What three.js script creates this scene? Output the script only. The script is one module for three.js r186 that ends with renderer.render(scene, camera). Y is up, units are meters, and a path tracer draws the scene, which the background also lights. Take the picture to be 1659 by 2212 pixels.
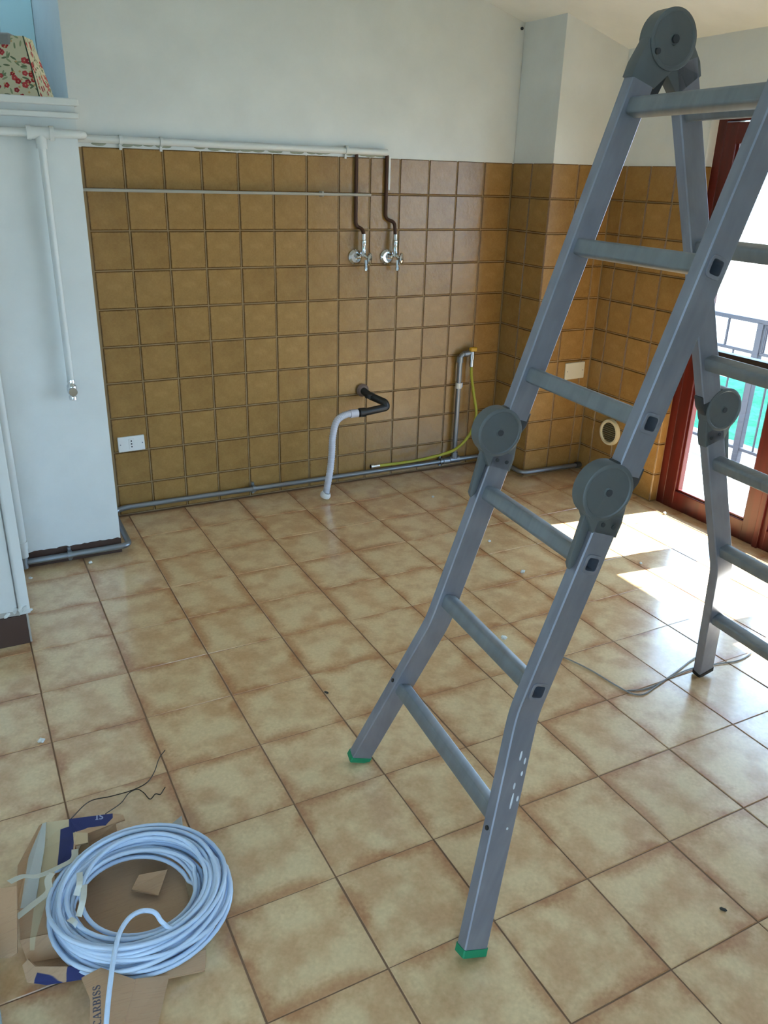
import * as THREE from 'three';
import { mergeGeometries, toCreasedNormals } from 'three/addons/utils/BufferGeometryUtils.js';
import { RoundedBoxGeometry } from 'three/addons/geometries/RoundedBoxGeometry.js';
import { Brush, Evaluator, SUBTRACTION } from 'three-bvh-csg';

// ------------------------------------------------------------------ camera, sky, sun, exposure
const scene = new THREE.Scene();
const PX_W = 1659, PX_H = 2212, FOCAL = 1750.588;
const camera = new THREE.PerspectiveCamera(2 * Math.atan(PX_H / 2 / FOCAL) * 180 / Math.PI, PX_W / PX_H, 0.02, 200);
camera.position.set(-0.52816, 1.44632, 3.51335);
camera.rotation.set(-0.39339, -0.48956, 0.02892, 'YXZ');
camera.updateMatrixWorld(true);
scene.add(camera);

scene.background = new THREE.Color().setRGB(0.5, 0.76, 1.05);   // bright hazy sky
scene.backgroundIntensity = 4.6;

const sun = new THREE.DirectionalLight(new THREE.Color().setRGB(0.95, 1.0, 0.94), 20);
const sunWay = new THREE.Vector3(-1, -0.93, -0.12);             // the way its light travels: in through the garden door
sun.target.position.set(1.9, 0, 1.3);
sun.position.copy(sun.target.position).addScaledVector(sunWay, -6);
sun.castShadow = true; sun.shadow.mapSize.set(2048, 2048); sun.shadow.radius = 1;
Object.assign(sun.shadow.camera, { left: -4, right: 4, top: 4, bottom: -4, near: 0.1, far: 25 });
scene.add(sun, sun.target);

const renderer = new THREE.WebGLRenderer({ antialias: true });
renderer.toneMapping = THREE.LinearToneMapping;
renderer.toneMappingExposure = 2.9;
renderer.shadowMap.enabled = true;
renderer.shadowMap.type = THREE.PCFSoftShadowMap;

// ------------------------------------------------------------------ helpers
const V = (x, y, z) => new THREE.Vector3(x, y, z);
function rng(seed) { let a = seed >>> 0; return () => { a = (a + 0x6D2B79F5) | 0; let t = Math.imul(a ^ (a >>> 15), 1 | a); t = (t + Math.imul(t ^ (t >>> 7), 61 | t)) ^ t; return ((t ^ (t >>> 14)) >>> 0) / 4294967296; }; }
const R = rng(20240611);
function hash(x, y, s) { let h = Math.imul(x, 374761393) ^ Math.imul(y, 668265263) ^ Math.imul(s, 974634777); h = Math.imul(h ^ (h >>> 13), 1274126177); return ((h ^ (h >>> 16)) >>> 0) / 4294967296; }
function vnoise(x, y, s, wrap) {
  const xi = Math.floor(x), yi = Math.floor(y), fx = x - xi, fy = y - yi;
  const w = (v) => wrap ? ((v % wrap) + wrap) % wrap : v;
  const u = fx * fx * (3 - 2 * fx), v = fy * fy * (3 - 2 * fy);
  const a = hash(w(xi), w(yi), s), b = hash(w(xi + 1), w(yi), s), c = hash(w(xi), w(yi + 1), s), d = hash(w(xi + 1), w(yi + 1), s);
  return a + (b - a) * u + (c - a) * v + (a - b - c + d) * u * v;
}
function fbm(x, y, s, oct, wrap) { let t = 0, a = 0.5, n = 0; for (let i = 0; i < oct; i++) { t += a * vnoise(x, y, s + i, wrap); n += a; x *= 2; y *= 2; if (wrap) wrap *= 2; a *= 0.5; } return t / n; }
const clamp = (v, a = 0, b = 1) => Math.min(b, Math.max(a, v));
const mix = (a, b, t) => a + (b - a) * t;
const smooth = (a, b, v) => { const t = clamp((v - a) / (b - a)); return t * t * (3 - 2 * t); };
function dataTex(n, fn, srgb = true) {
  const d = new Uint8Array(n * n * 4);
  for (let j = 0; j < n; j++) for (let i = 0; i < n; i++) { const c = fn((i + 0.5) / n, (j + 0.5) / n), k = (j * n + i) * 4; d[k] = clamp(c[0], 0, 255); d[k + 1] = clamp(c[1], 0, 255); d[k + 2] = clamp(c[2], 0, 255); d[k + 3] = 255; }
  const t = new THREE.DataTexture(d, n, n); t.magFilter = THREE.LinearFilter; t.minFilter = THREE.LinearMipmapLinearFilter; t.generateMipmaps = true;
  t.wrapS = t.wrapT = THREE.RepeatWrapping; if (srgb) t.colorSpace = THREE.SRGBColorSpace; t.needsUpdate = true; return t;
}
const std = (o) => new THREE.MeshStandardMaterial(o);
const taken = new Map();
function numbered(name) { const n = taken.get(name) ?? 0; taken.set(name, n + 1); return n ? name + '_' + String(n).padStart(3, '0') : name; }
function obj(name, geo, mat, parent = scene) {
  const g = Array.isArray(geo) ? (geo.length > 1 ? mergeGeometries(geo.map((q) => { const r = q.index ? q.toNonIndexed() : q.clone(); for (const k of Object.keys(r.attributes)) if (!['position', 'normal', 'uv'].includes(k)) r.deleteAttribute(k); if (!r.attributes.uv) r.setAttribute('uv', new THREE.BufferAttribute(new Float32Array(r.attributes.position.count * 2), 2)); return r; })) : geo[0]) : geo;
  const m = new THREE.Mesh(g, mat); m.name = parent === scene ? numbered(name) : name; m.castShadow = m.receiveShadow = true; parent.add(m); return m;
}
function thing(name, label, category, [x, y, z] = [0, 0, 0], turn = 0, group) {
  const o = new THREE.Group(); o.name = numbered(name); scene.add(o); o.position.set(x, y, z); o.rotation.y = turn; o.userData = { label, category }; if (group) o.userData.group = group; return o;
}
function tag(o, label, category, group) { o.userData.label = label; o.userData.category = category; if (group) o.userData.group = group; return o; }
function structure(name, label) { const o = new THREE.Group(); o.name = name; o.userData = { kind: 'structure', label, category: name.split('_')[0] }; scene.add(o); return o; }
function box(x0, x1, y0, y1, z0, z1) { const g = new THREE.BoxGeometry(x1 - x0, y1 - y0, z1 - z0); g.translate((x0 + x1) / 2, (y0 + y1) / 2, (z0 + z1) / 2); return worldUV(g); }
function rbox(x0, x1, y0, y1, z0, z1, r = 0.004, seg = 2) { const g = new RoundedBoxGeometry(x1 - x0, y1 - y0, z1 - z0, seg, r); g.translate((x0 + x1) / 2, (y0 + y1) / 2, (z0 + z1) / 2); return worldUV(g); }
function worldUV(g) {       // uv in metres, picked by the way each face points
  const p = g.attributes.position, n = g.attributes.normal, uv = new Float32Array(p.count * 2);
  for (let i = 0; i < p.count; i++) { const ax = Math.abs(n.getX(i)), ay = Math.abs(n.getY(i)), az = Math.abs(n.getZ(i)); if (ay >= ax && ay >= az) { uv[2 * i] = p.getX(i); uv[2 * i + 1] = p.getZ(i); } else if (ax >= az) { uv[2 * i] = p.getZ(i); uv[2 * i + 1] = p.getY(i); } else { uv[2 * i] = p.getX(i); uv[2 * i + 1] = p.getY(i); } }
  g.setAttribute('uv', new THREE.BufferAttribute(uv, 2)); return g;
}
// a pixel of the photograph gives a direction; the plane it meets gives the place
function onPlane(px, py, axis, value) {
  const d = V((px - PX_W / 2) / FOCAL, -(py - PX_H / 2) / FOCAL, -1).applyQuaternion(camera.quaternion);
  const t = (value - camera.position[axis]) / d[axis]; return camera.position.clone().addScaledVector(d, t);
}
const onFloor = (px, py, h = 0) => onPlane(px, py, 'y', h);
const onBack = (px, py, z = 0) => onPlane(px, py, 'z', z);
// polyline with rounded corners
function fillet(pts, rad, n = 6) {
  const out = [pts[0].clone()];
  for (let i = 1; i < pts.length - 1; i++) {
    const a = pts[i - 1], b = pts[i], c = pts[i + 1], la = a.distanceTo(b), lc = c.distanceTo(b), r = Math.min(rad, la * 0.49, lc * 0.49);
    const p = b.clone().lerp(a, r / la), q = b.clone().lerp(c, r / lc);
    for (let k = 0; k <= n; k++) { const t = k / n; out.push(p.clone().multiplyScalar((1 - t) * (1 - t)).addScaledVector(b, 2 * t * (1 - t)).addScaledVector(q, t * t)); }
  }
  out.push(pts[pts.length - 1].clone()); return out;
}
const spline = (pts, n, type = 'centripetal') => new THREE.CatmullRomCurve3(pts, false, type).getPoints(n);
function sweep(path, profile, upHint, closedEnds = true) {       // profile: [[a, b]...] counter-clockwise in (side, up)
  const n = path.length, m = profile.length, pos = [], idx = [];
  let up = upHint ? upHint.clone() : null, prevT = null;
  for (let i = 0; i < n; i++) {
    const t0 = i > 0 ? path[i].clone().sub(path[i - 1]).normalize() : null, t1 = i < n - 1 ? path[i + 1].clone().sub(path[i]).normalize() : null;
    const t = t0 && t1 ? t0.clone().add(t1).normalize() : (t0 || t1).clone();
    if (!up) { up = Math.abs(t.y) < 0.9 ? V(0, 1, 0) : V(1, 0, 0); }
    if (prevT && !upHint) { const q = new THREE.Quaternion().setFromUnitVectors(prevT, t); up.applyQuaternion(q); }
    const side = new THREE.Vector3().crossVectors(up, t).normalize(); const u2 = new THREE.Vector3().crossVectors(t, side).normalize();
    if (!upHint) up = u2.clone(); prevT = t;
    const k = t0 && t1 ? 1 / Math.max(0.5, t.dot(t1)) : 1;
    for (const [a, b] of profile) { const p = path[i].clone().addScaledVector(side, a * (upHint ? k : 1)).addScaledVector(u2, b); pos.push(p.x, p.y, p.z); }
  }
  for (let i = 0; i < n - 1; i++) for (let j = 0; j < m; j++) { const a = i * m + j, b = i * m + (j + 1) % m, c = a + m, d = b + m; idx.push(a, b, c, b, d, c); }
  if (closedEnds) for (let j = 1; j < m - 1; j++) { idx.push(0, j + 1, j); const o = (n - 1) * m; idx.push(o, o + j, o + j + 1); }
  const g = new THREE.BufferGeometry(); g.setAttribute('position', new THREE.Float32BufferAttribute(pos, 3)); g.setIndex(idx);
  g.computeVertexNormals(); return g;
}
const circle = (r, n = 10) => Array.from({ length: n }, (_, i) => [r * Math.cos(i / n * 2 * Math.PI), r * Math.sin(i / n * 2 * Math.PI)]);
function tube(path, r, n = 10) { return toCreasedNormals(sweep(path, circle(r, n)), 1.0); }
const pipe = (pts, r, bend = 0.03, n = 12) => tube(fillet(pts, bend), r, n);
function cyl(r, h, at, axis = 'y', n = 20, r2 = r) { const g = new THREE.CylinderGeometry(r2, r, h, n); if (axis === 'x') g.rotateZ(-Math.PI / 2); if (axis === 'z') g.rotateX(Math.PI / 2); g.translate(at.x, at.y, at.z); return g; }
function lathe(pts, at, axis = 'y', n = 24) { const g = new THREE.LatheGeometry(pts.map(([a, b]) => new THREE.Vector2(a, b)), n); if (axis === 'z') g.rotateX(Math.PI / 2); if (axis === 'x') g.rotateZ(-Math.PI / 2); g.translate(at.x, at.y, at.z); return toCreasedNormals(g, 0.7); }
function rrect(w, h, r) { const s = new THREE.Shape(), x = w / 2, y = h / 2; s.moveTo(-x + r, -y); s.lineTo(x - r, -y); s.quadraticCurveTo(x, -y, x, -y + r); s.lineTo(x, y - r); s.quadraticCurveTo(x, y, x - r, y); s.lineTo(-x + r, y); s.quadraticCurveTo(-x, y, -x, y - r); s.lineTo(-x, -y + r); s.quadraticCurveTo(-x, -y, -x + r, -y); return s; }
function slab(pts3, th) {       // a sheet of thickness th under the polygon pts3 (nearly planar), fan from its first point
  const n = new THREE.Vector3(); for (let i = 1; i < pts3.length - 1; i++) n.add(pts3[i].clone().sub(pts3[0]).cross(pts3[i + 1].clone().sub(pts3[0]))); n.normalize(); if (n.y < 0) { pts3 = pts3.slice().reverse(); n.negate(); }
  const N = pts3.length, pos = [], idx = []; for (const p of pts3) pos.push(p.x, p.y, p.z); for (const p of pts3) pos.push(p.x - n.x * th, p.y - n.y * th, p.z - n.z * th);
  const flat = pts3.map((p) => new THREE.Vector2(p.x, -p.z)); const tri = THREE.ShapeUtils.triangulateShape(flat, []);
  for (const [a, b, c] of tri) { idx.push(a, b, c, N + a, N + c, N + b); }
  for (let i = 0; i < N; i++) { const j = (i + 1) % N; idx.push(i, N + i, j, j, N + i, N + j); }
  let g = new THREE.BufferGeometry(); g.setAttribute('position', new THREE.Float32BufferAttribute(pos, 3)); g.setIndex(idx); g = g.toNonIndexed(); g.computeVertexNormals(); return g;
}

// ------------------------------------------------------------------ materials
const plasterTex = dataTex(256, (u, v) => { const n = fbm(u * 8, v * 8, 3, 5, 8), d = 224 + (n - 0.5) * 14; return [d - 2, d + 2, d]; });
const plasterBump = dataTex(256, (u, v) => { const n = fbm(u * 24, v * 24, 9, 4, 24) * 255; return [n, n, n]; }, false);
const plaster = std({ map: plasterTex, bumpMap: plasterBump, bumpScale: 0.0008, roughness: 0.85 });
const plasterRaw = std({ color: 0xb9b6ae, roughness: 0.95 });
const paintWhite = std({ color: 0xd8dcda, roughness: 0.45 });
const groutWall = std({ color: 0x967e5a, roughness: 0.9 });
const groutFloor = std({ color: 0x84674f, roughness: 0.8 });
const skirting = std({ color: 0x4a352c, roughness: 0.5 });
const steel = std({ color: 0x8d949b, roughness: 0.42, metalness: 0.85 });
const darkSteel = std({ color: 0x5f6468, roughness: 0.5, metalness: 0.8 });
const chrome = std({ color: 0xd6dade, roughness: 0.12, metalness: 1 });
const copperDark = std({ color: 0x4b3022, roughness: 0.45, metalness: 0.5 });
const black = std({ color: 0x16181a, roughness: 0.45 });
const whitePlastic = std({ color: 0xe6e6e2, roughness: 0.4 });
const ivory = std({ color: 0xd9d6c4, roughness: 0.5 });
const hosePlastic = std({ color: 0xc9cad4, roughness: 0.4 });
const gasYellow = std({ color: 0xa7a832, roughness: 0.4 });
const valveYellow = std({ color: 0xc79a1c, roughness: 0.4 });

function wallTileTex(s) {
  return dataTex(128, (u, v) => {
    const e = Math.min(u, 1 - u, v, 1 - v), n = fbm(u * 5, v * 5, 50 + s, 5), m = fbm(u * 30, v * 30, 90 + s, 2);
    const rim = 1 - smooth(0.012, 0.04, e + (m - 0.5) * 0.012);     // the glaze is browner along the rim
    const t = (n - 0.5) * 22 + (m - 0.5) * 10 + (s - 1) * 4;
    return [mix(155 + t, 98, rim * 0.8), mix(120 + t * 0.9, 70, rim * 0.8), mix(69 + t * 0.7, 36, rim * 0.8)];
  });
}
const tileBump = dataTex(128, (u, v) => { const n = fbm(u * 10, v * 10, 77, 3) * 255; return [n, n, n]; }, false);
const wallTile = [0, 1, 2].map((s) => std({ map: wallTileTex(s), bumpMap: tileBump, bumpScale: 0.0006, roughness: 0.26 }));
function floorTileTex(s) {
  return dataTex(256, (u, v) => {
    const e = Math.min(u, 1 - u, v, 1 - v), n = fbm(u * 4 + s * 7, v * 4, 11 + s, 6), f = fbm(u * 40, v * 40, 31 + s, 3), c = fbm(u * 3 + 5, v * 3 + s, 23 + s, 3);
    const rim = (1 - smooth(-0.03, 0.06 + 0.22 * c, e + (n - 0.5) * 0.16 + (f - 0.5) * 0.05)) * (0.3 + 0.7 * smooth(0.3, 0.7, c));
    const blot = smooth(0.38, 0.82, n) * 0.5;
    const k = clamp(rim * 0.8 + blot, 0, 1), t = (f - 0.5) * 20;
    return [mix(230, 182, k) + t, mix(202, 128, k) + t, mix(156, 84, k) + t];
  });
}
const floorBump = dataTex(128, (u, v) => { const n = fbm(u * 8, v * 8, 177, 4) * 255; return [n, n, n]; }, false);
const floorTileMat = [0, 1, 2, 3, 4, 5].map((s) => new THREE.MeshPhysicalMaterial({ map: floorTileTex(s), bumpMap: floorBump, bumpScale: 0.0003, roughness: 0.32, ior: 1.7, clearcoat: 1, clearcoatRoughness: 0.15 }));

// ------------------------------------------------------------------ the room
const TILE = 0.153, TOP = 1.52, COLX = 2.0, COLZ = 2 * TILE, RX = 2.365, DOORZ = 0.85, DOORX = 2.41;
const ZN = 4.6, XL = -1.75, HALLZ = -0.72, OPEN_X = -0.026;
const roof = (x) => x > 0.2 ? 2.11 - 0.29 * (x - COLX) : 2.11 - 0.29 * (0.2 - COLX);
// a tile facing +z with bevelled edges, uv 0..1 over its front
function tileGeo(w, h, d, b) {
  const x = w / 2, y = h / 2, P = [], U = [], q = (a, bb, c, dd) => { for (const p of [a, bb, c, a, c, dd]) { P.push(...p); U.push(p[0] / w + 0.5, p[1] / h + 0.5); } };
  const o = [[-x, -y, -b], [x, -y, -b], [x, y, -b], [-x, y, -b]], i = [[-x + b, -y + b, 0], [x - b, -y + b, 0], [x - b, y - b, 0], [-x + b, y - b, 0]], k = o.map(([a, c]) => [a, c, -d]);
  q(...i); for (let s = 0; s < 4; s++) { const t = (s + 1) % 4; q(o[s], o[t], i[t], i[s]); q(k[s], k[t], o[t], o[s]); }
  const g = new THREE.BufferGeometry(); g.setAttribute('position', new THREE.Float32BufferAttribute(P, 3)); g.setAttribute('uv', new THREE.Float32BufferAttribute(U, 2)); g.computeVertexNormals(); return g;
}
const tileGeos = new Map();
const tileOf = (w, h, d, b) => { const k = [w, h, d, b].map((v) => v.toFixed(4)).join(); if (!tileGeos.has(k)) tileGeos.set(k, tileGeo(w, h, d, b)); return tileGeos.get(k); };
const JOINT = 0.004;
function tileWall(parent, cols, place) {                         // cols: [from, to] along the wall; rows down from TOP
  for (let r = 0; r < 10; r++) {
    const y1 = TOP - r * TILE, y0 = Math.max(y1 - TILE, 0.002);
    for (const [a, b] of cols) {
      const m = new THREE.Mesh(tileOf(b - a - JOINT, y1 - y0 - JOINT, 0.01, 0.0035), wallTile[Math.floor(R() * 3)]);
      m.name = 'wall_tile'; m.castShadow = m.receiveShadow = true; place(m, (a + b) / 2 + (R() - 0.5) * 0.0008, (y0 + y1) / 2); m.rotation.z += (R() - 0.5) * 0.006; parent.add(m);
    }
  }
}
{ // back wall: tiles to 1.52 m, plaster above, the hall opening left of it
  const w = structure('wall_back', 'white plaster wall tiled with ochre brown squares below the painted pipe');
  obj('plaster', [box(OPEN_X, COLX + 0.4, TOP - 0.004, 3.2, -0.16, -0.003), box(OPEN_X, COLX + 0.4, 0, TOP - 0.004, -0.16, -0.008)], plaster, w);
  obj('grout', box(OPEN_X, COLX + 0.012, 0, TOP - 0.003, -0.008, -0.0035), groutWall, w);
  const cols = []; for (let c = 0; c < 13; c++) cols.push([c * TILE, c === 12 ? COLX - 0.002 : (c + 1) * TILE]);
  tileWall(w, cols, (m, x, y) => m.position.set(x, y, 0));
}
{ // boxed column in the corner
  const w = structure('wall_column', 'boxed corner column with ochre tiles below and white plaster above');
  obj('plaster', [box(COLX + 0.003, RX + 0.2, TOP - 0.004, roof(COLX) + 0.02, 0, COLZ - 0.003), box(COLX + 0.008, RX + 0.2, 0, TOP - 0.004, 0, COLZ - 0.008)], plaster, w);
  obj('grout', [box(COLX + 0.0035, COLX + 0.008, 0, TOP - 0.003, 0, COLZ - 0.004), box(COLX + 0.0035, RX + 0.012, 0, TOP - 0.003, COLZ - 0.008, COLZ - 0.0035)], groutWall, w);
  tileWall(w, [[0, TILE], [TILE, COLZ]], (m, z, y) => { m.position.set(COLX, y, z); m.rotation.y = -Math.PI / 2; });
  tileWall(w, [[COLX, COLX + TILE], [COLX + TILE, COLX + 2 * TILE], [COLX + 2 * TILE, RX]], (m, x, y) => m.position.set(x, y, COLZ));
  obj('nail_hole', cyl(0.007, 0.006, V(COLX - 0.012, 2.085, 0.0), 'z', 10), black, w);
}
{ // wall with the garden door
  const w = structure('wall_right', 'wall of the garden door, ochre tiles below white plaster');
  const top = roof(RX) + 0.02, D1 = 2.6, H = 1.735;
  obj('plaster', [box(RX + 0.003, RX + 0.2, TOP - 0.004, top, COLZ, DOORZ - 0.003), box(RX + 0.008, RX + 0.2, 0, TOP - 0.004, COLZ, DOORZ - 0.008), box(RX, RX + 0.2, 0, top, D1, ZN), box(RX, RX + 0.2, H, top, DOORZ - 0.003, D1), box(RX, RX + 0.2, -0.06, top, -0.2, 0)], plaster, w);
  obj('grout', [box(RX + 0.0035, RX + 0.008, 0, TOP - 0.003, COLZ - 0.006, DOORZ - 0.004), box(RX + 0.0035, RX + 0.06, 0, TOP - 0.003, DOORZ - 0.008, DOORZ - 0.0035)], groutWall, w);
  tileWall(w, [[COLZ, 0.395], [0.395, 0.548], [0.548, 0.701], [0.701, DOORZ]], (m, z, y) => { m.position.set(RX, y, z); m.rotation.y = -Math.PI / 2; });
  tileWall(w, [[RX, RX + 0.046]], (m, x, y) => m.position.set(x, y, DOORZ));
}
// outline whose lower edge is broken plaster, pushed back by thickness
function jagged(x0, x1, y0, y1, z0, z1, amp, seed) {
  const s = new THREE.Shape(), r = rng(seed), n = 34; s.moveTo(x0, y1); for (let i = 0; i <= n; i++) { const t = i / n; s.lineTo(mix(x0, x1, t), y0 + amp * (fbm(t * 9, 0.5, seed, 3) - 0.5) * 2 + (r() - 0.5) * amp * 0.5); } s.lineTo(x1, y1);
  const g = new THREE.ExtrudeGeometry(s, { depth: z1 - z0, bevelEnabled: false }); g.translate(0, 0, z0); return worldUV(g);
}
{ // half-height wall under the hall opening
  const w = structure('wall_half', 'half-height white wall under the ledge, brown skirting with broken plaster');
  obj('core', box(-0.46, -0.072, 0, 1.62, -0.1, 0.376), plasterRaw, w);
  obj('plaster', [jagged(-0.46, -0.066, 0.066, 1.62, 0.376, 0.385, 0.008, 5), box(-0.0725, -0.066, 0.03, 1.62, -0.003, 0.376), box(-0.066, OPEN_X + 0.001, 0, 1.62, -0.16, -0.004)], plaster, w);
  obj('skirting_board', rbox(-0.46, -0.064, 0.0, 0.064, 0.374, 0.382, 0.002), skirting, w);
  const t1 = structure('trim_1', 'white ledge of two boards on the half wall');
  obj('sill_board', rbox(-0.46, -0.055, 1.63, 1.652, -0.12, 0.41, 0.004), paintWhite, t1);
  obj('under_board', [rbox(-0.46, -0.058, 1.592, 1.61, -0.1, 0.408, 0.004), box(-0.46, -0.066, 1.608, 1.632, -0.1, 0.39)], paintWhite, t1);
}
{ // full-height wall end nearer to the camera
  const w = structure('wall_left', 'white wall end with a corner bead, broken plaster over brown skirting');
  const H = roof(-1) + 0.02;
  obj('core', box(XL, -0.462, 0, H, -0.16, 0.957), plasterRaw, w);
  obj('plaster', [jagged(XL, -0.492, 0.125, H, 0.957, 0.966, 0.012, 8), box(-0.463, -0.456, 0.11, H, -0.1, 0.957)], plaster, w);
  obj('corner_bead', sweep([V(-0.472, 0.112, 0.9635), V(-0.472, H, 0.9635)], [[-0.018, -0.006], [0.016, -0.006], [0.016, 0.004], [0.012, 0.0075], [0.006, 0.005], [-0.018, 0.002]], V(0, 0, 1)), paintWhite, w);
  obj('torn_plaster', [jagged(-0.6, -0.458, 0.112, 0.135, 0.96, 0.9655, 0.008, 12)], plasterRaw, w);
  const flakes = []; for (let i = 0; i < 7; i++) { const g = new THREE.IcosahedronGeometry(0.006 + R() * 0.006, 0); g.scale(1.3, 0.6, 0.5); g.rotateZ(R() * 3); g.translate(-0.456 - R() * 0.07, 0.112 + R() * 0.03, 0.968); flakes.push(g); }
  obj('plaster_flakes', flakes, plaster, w);
  obj('skirting_board', rbox(XL, -0.468, 0.0, 0.105, 0.955, 0.963, 0.002), skirting, w);
}
{ // hall beyond the opening and the rest of the shell
  const h = structure('wall_hall', 'pale grey walls of the hall seen over the ledge');
  obj('plaster', [box(OPEN_X, OPEN_X + 0.1, 0, 3.2, HALLZ - 0.1, -0.16), box(XL - 0.15, XL, 0, 3.2, HALLZ - 0.1, -0.1), box(XL, OPEN_X, 0, 3.2, HALLZ - 0.2, HALLZ - 0.1)], plaster, h);
  const d2 = structure('door_2', 'pale cyan cupboard door with a white frame beyond the ledge');
  obj('frame', rbox(-0.165, OPEN_X - 0.001, 0, 2.6, HALLZ - 0.09, HALLZ - 0.03, 0.004), std({ color: 0xc2e0df, roughness: 0.5 }), d2);
  obj('leaf', rbox(-1.1, -0.17, 0.005, 2.6, HALLZ - 0.09, HALLZ - 0.035, 0.004), std({ color: 0xb9dcdd, roughness: 0.5 }), d2);
  const wl = structure('wall_west', 'plain white wall on the far side from the garden door');
  obj('plaster', box(XL - 0.15, XL, 0, 3.2, 0.9, ZN), plaster, wl);
  const wf = structure('wall_front', 'white wall behind the viewer with an added balcony window');
  obj('plaster', [box(XL - 0.15, -1.4, 0, 3.2, ZN, ZN + 0.25), box(-0.6, RX + 0.2, 0, 3.2, ZN, ZN + 0.25), box(-1.4, -0.6, 2.1, 3.2, ZN, ZN + 0.25)], plaster, wf);
  const w2 = structure('window_added_2', 'added unseen balcony window behind the viewer with a dark wooden frame');  // window added out of view, lets in blue sky light from behind
  const fr = []; for (const [a, b] of [[-1.4, -1.33], [-1.03, -0.97], [-0.67, -0.6]]) fr.push(rbox(a, b, 0.0, 2.1, ZN + 0.1, ZN + 0.16)); fr.push(rbox(-1.4, -0.6, 0, 0.1, ZN + 0.1, ZN + 0.16), rbox(-1.4, -0.6, 2.02, 2.1, ZN + 0.1, ZN + 0.16));
  obj('frame', fr, std({ color: 0x4e1c16, roughness: 0.4 }), w2);
  const c = structure('ceiling', 'white sloping attic ceiling');
  const strip = (xa, xb, za, zb) => { const xs = xa < 0.2 && xb > 0.2 ? [xa, 0.2, xb] : [xa, xb], up = (x) => roof(x) + 0.2; const g = new THREE.ExtrudeGeometry(new THREE.Shape([...xs.map((x) => new THREE.Vector2(x, roof(x))), ...xs.slice().reverse().map((x) => new THREE.Vector2(x, up(x)))]), { depth: zb - za, bevelEnabled: false }); g.translate(0, 0, za); return worldUV(g); };
  const SK = { x0: 0.35, x1: 0.8, z0: 2.85, z1: 3.4 }, cg = [strip(XL - 0.15, RX + 0.2, -0.12, SK.z0), strip(XL - 0.15, RX + 0.2, SK.z1, ZN + 0.25), strip(XL - 0.15, SK.x0, SK.z0, SK.z1), strip(SK.x1, RX + 0.2, SK.z0, SK.z1)];
  const w3 = structure('window_added_3', 'added unseen roof window in the sloping ceiling behind the viewer');  // roof opening added out of view, for more light on floor and rungs
  const sash = (xa, xb, za, zb) => { const g = strip(xa, xb, za, zb); g.translate(0, 0.03, 0); return g; };
  obj('sash', [sash(SK.x0, SK.x0 + 0.05, SK.z0, SK.z1), sash(SK.x1 - 0.05, SK.x1, SK.z0, SK.z1), sash(SK.x0, SK.x1, SK.z0, SK.z0 + 0.05), sash(SK.x0, SK.x1, SK.z1 - 0.05, SK.z1)], std({ color: 0x8a5a3a, roughness: 0.5 }), w3);
  const hy = roof(0); obj('plaster', [...cg, box(XL - 0.15, -0.5, hy, hy + 0.2, HALLZ - 0.2, -0.12), box(-0.2, 0.2, hy, hy + 0.2, HALLZ - 0.2, -0.12), box(-0.5, -0.2, hy, hy + 0.2, HALLZ - 0.2, -0.58)], plaster, c);  // gap left over the hall is an added skylight that brightens the cyan door
  const e = structure('trim_2', 'roof eave running on over the balcony');
  const ep = new THREE.Shape([[RX + 0.2, roof(RX + 0.2)], [3.48, roof(3.48)], [3.48, roof(3.48) + 0.12], [RX + 0.2, roof(RX + 0.2) + 0.2]].map(([a, b]) => new THREE.Vector2(a, b)));
  const eg = new THREE.ExtrudeGeometry(ep, { depth: 7, bevelEnabled: false }); eg.translate(0, 0, -1.5); obj('eave_boards', worldUV(eg), std({ color: 0x6b4a35, roughness: 0.7 }), e);
}
{ // floor: every tile its own piece
  const f = structure('floor', 'beige stone-look floor tiles with brown mottled rims');
  obj('tile_bed', box(XL, 2.5, -0.08, -0.0018, HALLZ - 0.1, ZN), groutFloor, f);
  const SX = 0.25274, SZ = 0.25146, X0 = 0.79442, Z0 = 0.51652, J = 0.0027, rest = [];
  for (let i = -10; i <= 6; i++) for (let j = -2; j <= 17; j++) {
    const x0 = X0 + i * SX, x1 = Math.min(x0 + SX, 2.415), z0 = Z0 + j * SZ, z1 = Math.min(z0 + SZ, ZN);
    const g0 = tileOf(x1 - x0 - J, z1 - z0 - J, 0.008, 0.0016), cx = (x0 + x1) / 2, cz = (z0 + z1) / 2;
    const p = V(cx, 0, cz).project(camera), front = V(cx, 0, cz).applyMatrix4(camera.matrixWorldInverse).z < 0;
    const rot = V(-Math.PI / 2 + (R() - 0.5) * 0.003, (R() - 0.5) * 0.003, i === 6 ? 0 : Math.floor(R() * 4) * Math.PI / 2), dy = -0.0005 + R() * 0.0005, v = Math.floor(R() * 6);
    const seen = front && Math.abs(p.x) < 1.2 && Math.abs(p.y) < 1.15;
    const m = new THREE.Mesh(g0, floorTileMat[v]); m.rotation.set(rot.x, rot.y, rot.z); m.position.set(cx, dy, cz); m.name = 'floor_tile'; m.castShadow = m.receiveShadow = true;
    if (seen) f.add(m); else { m.updateMatrix(); rest.push(g0.clone().applyMatrix4(m.matrix)); }
  }
  const s = obj('floor_tile', rest, floorTileMat[0], f); s.userData.kind = 'stuff';
}

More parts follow.
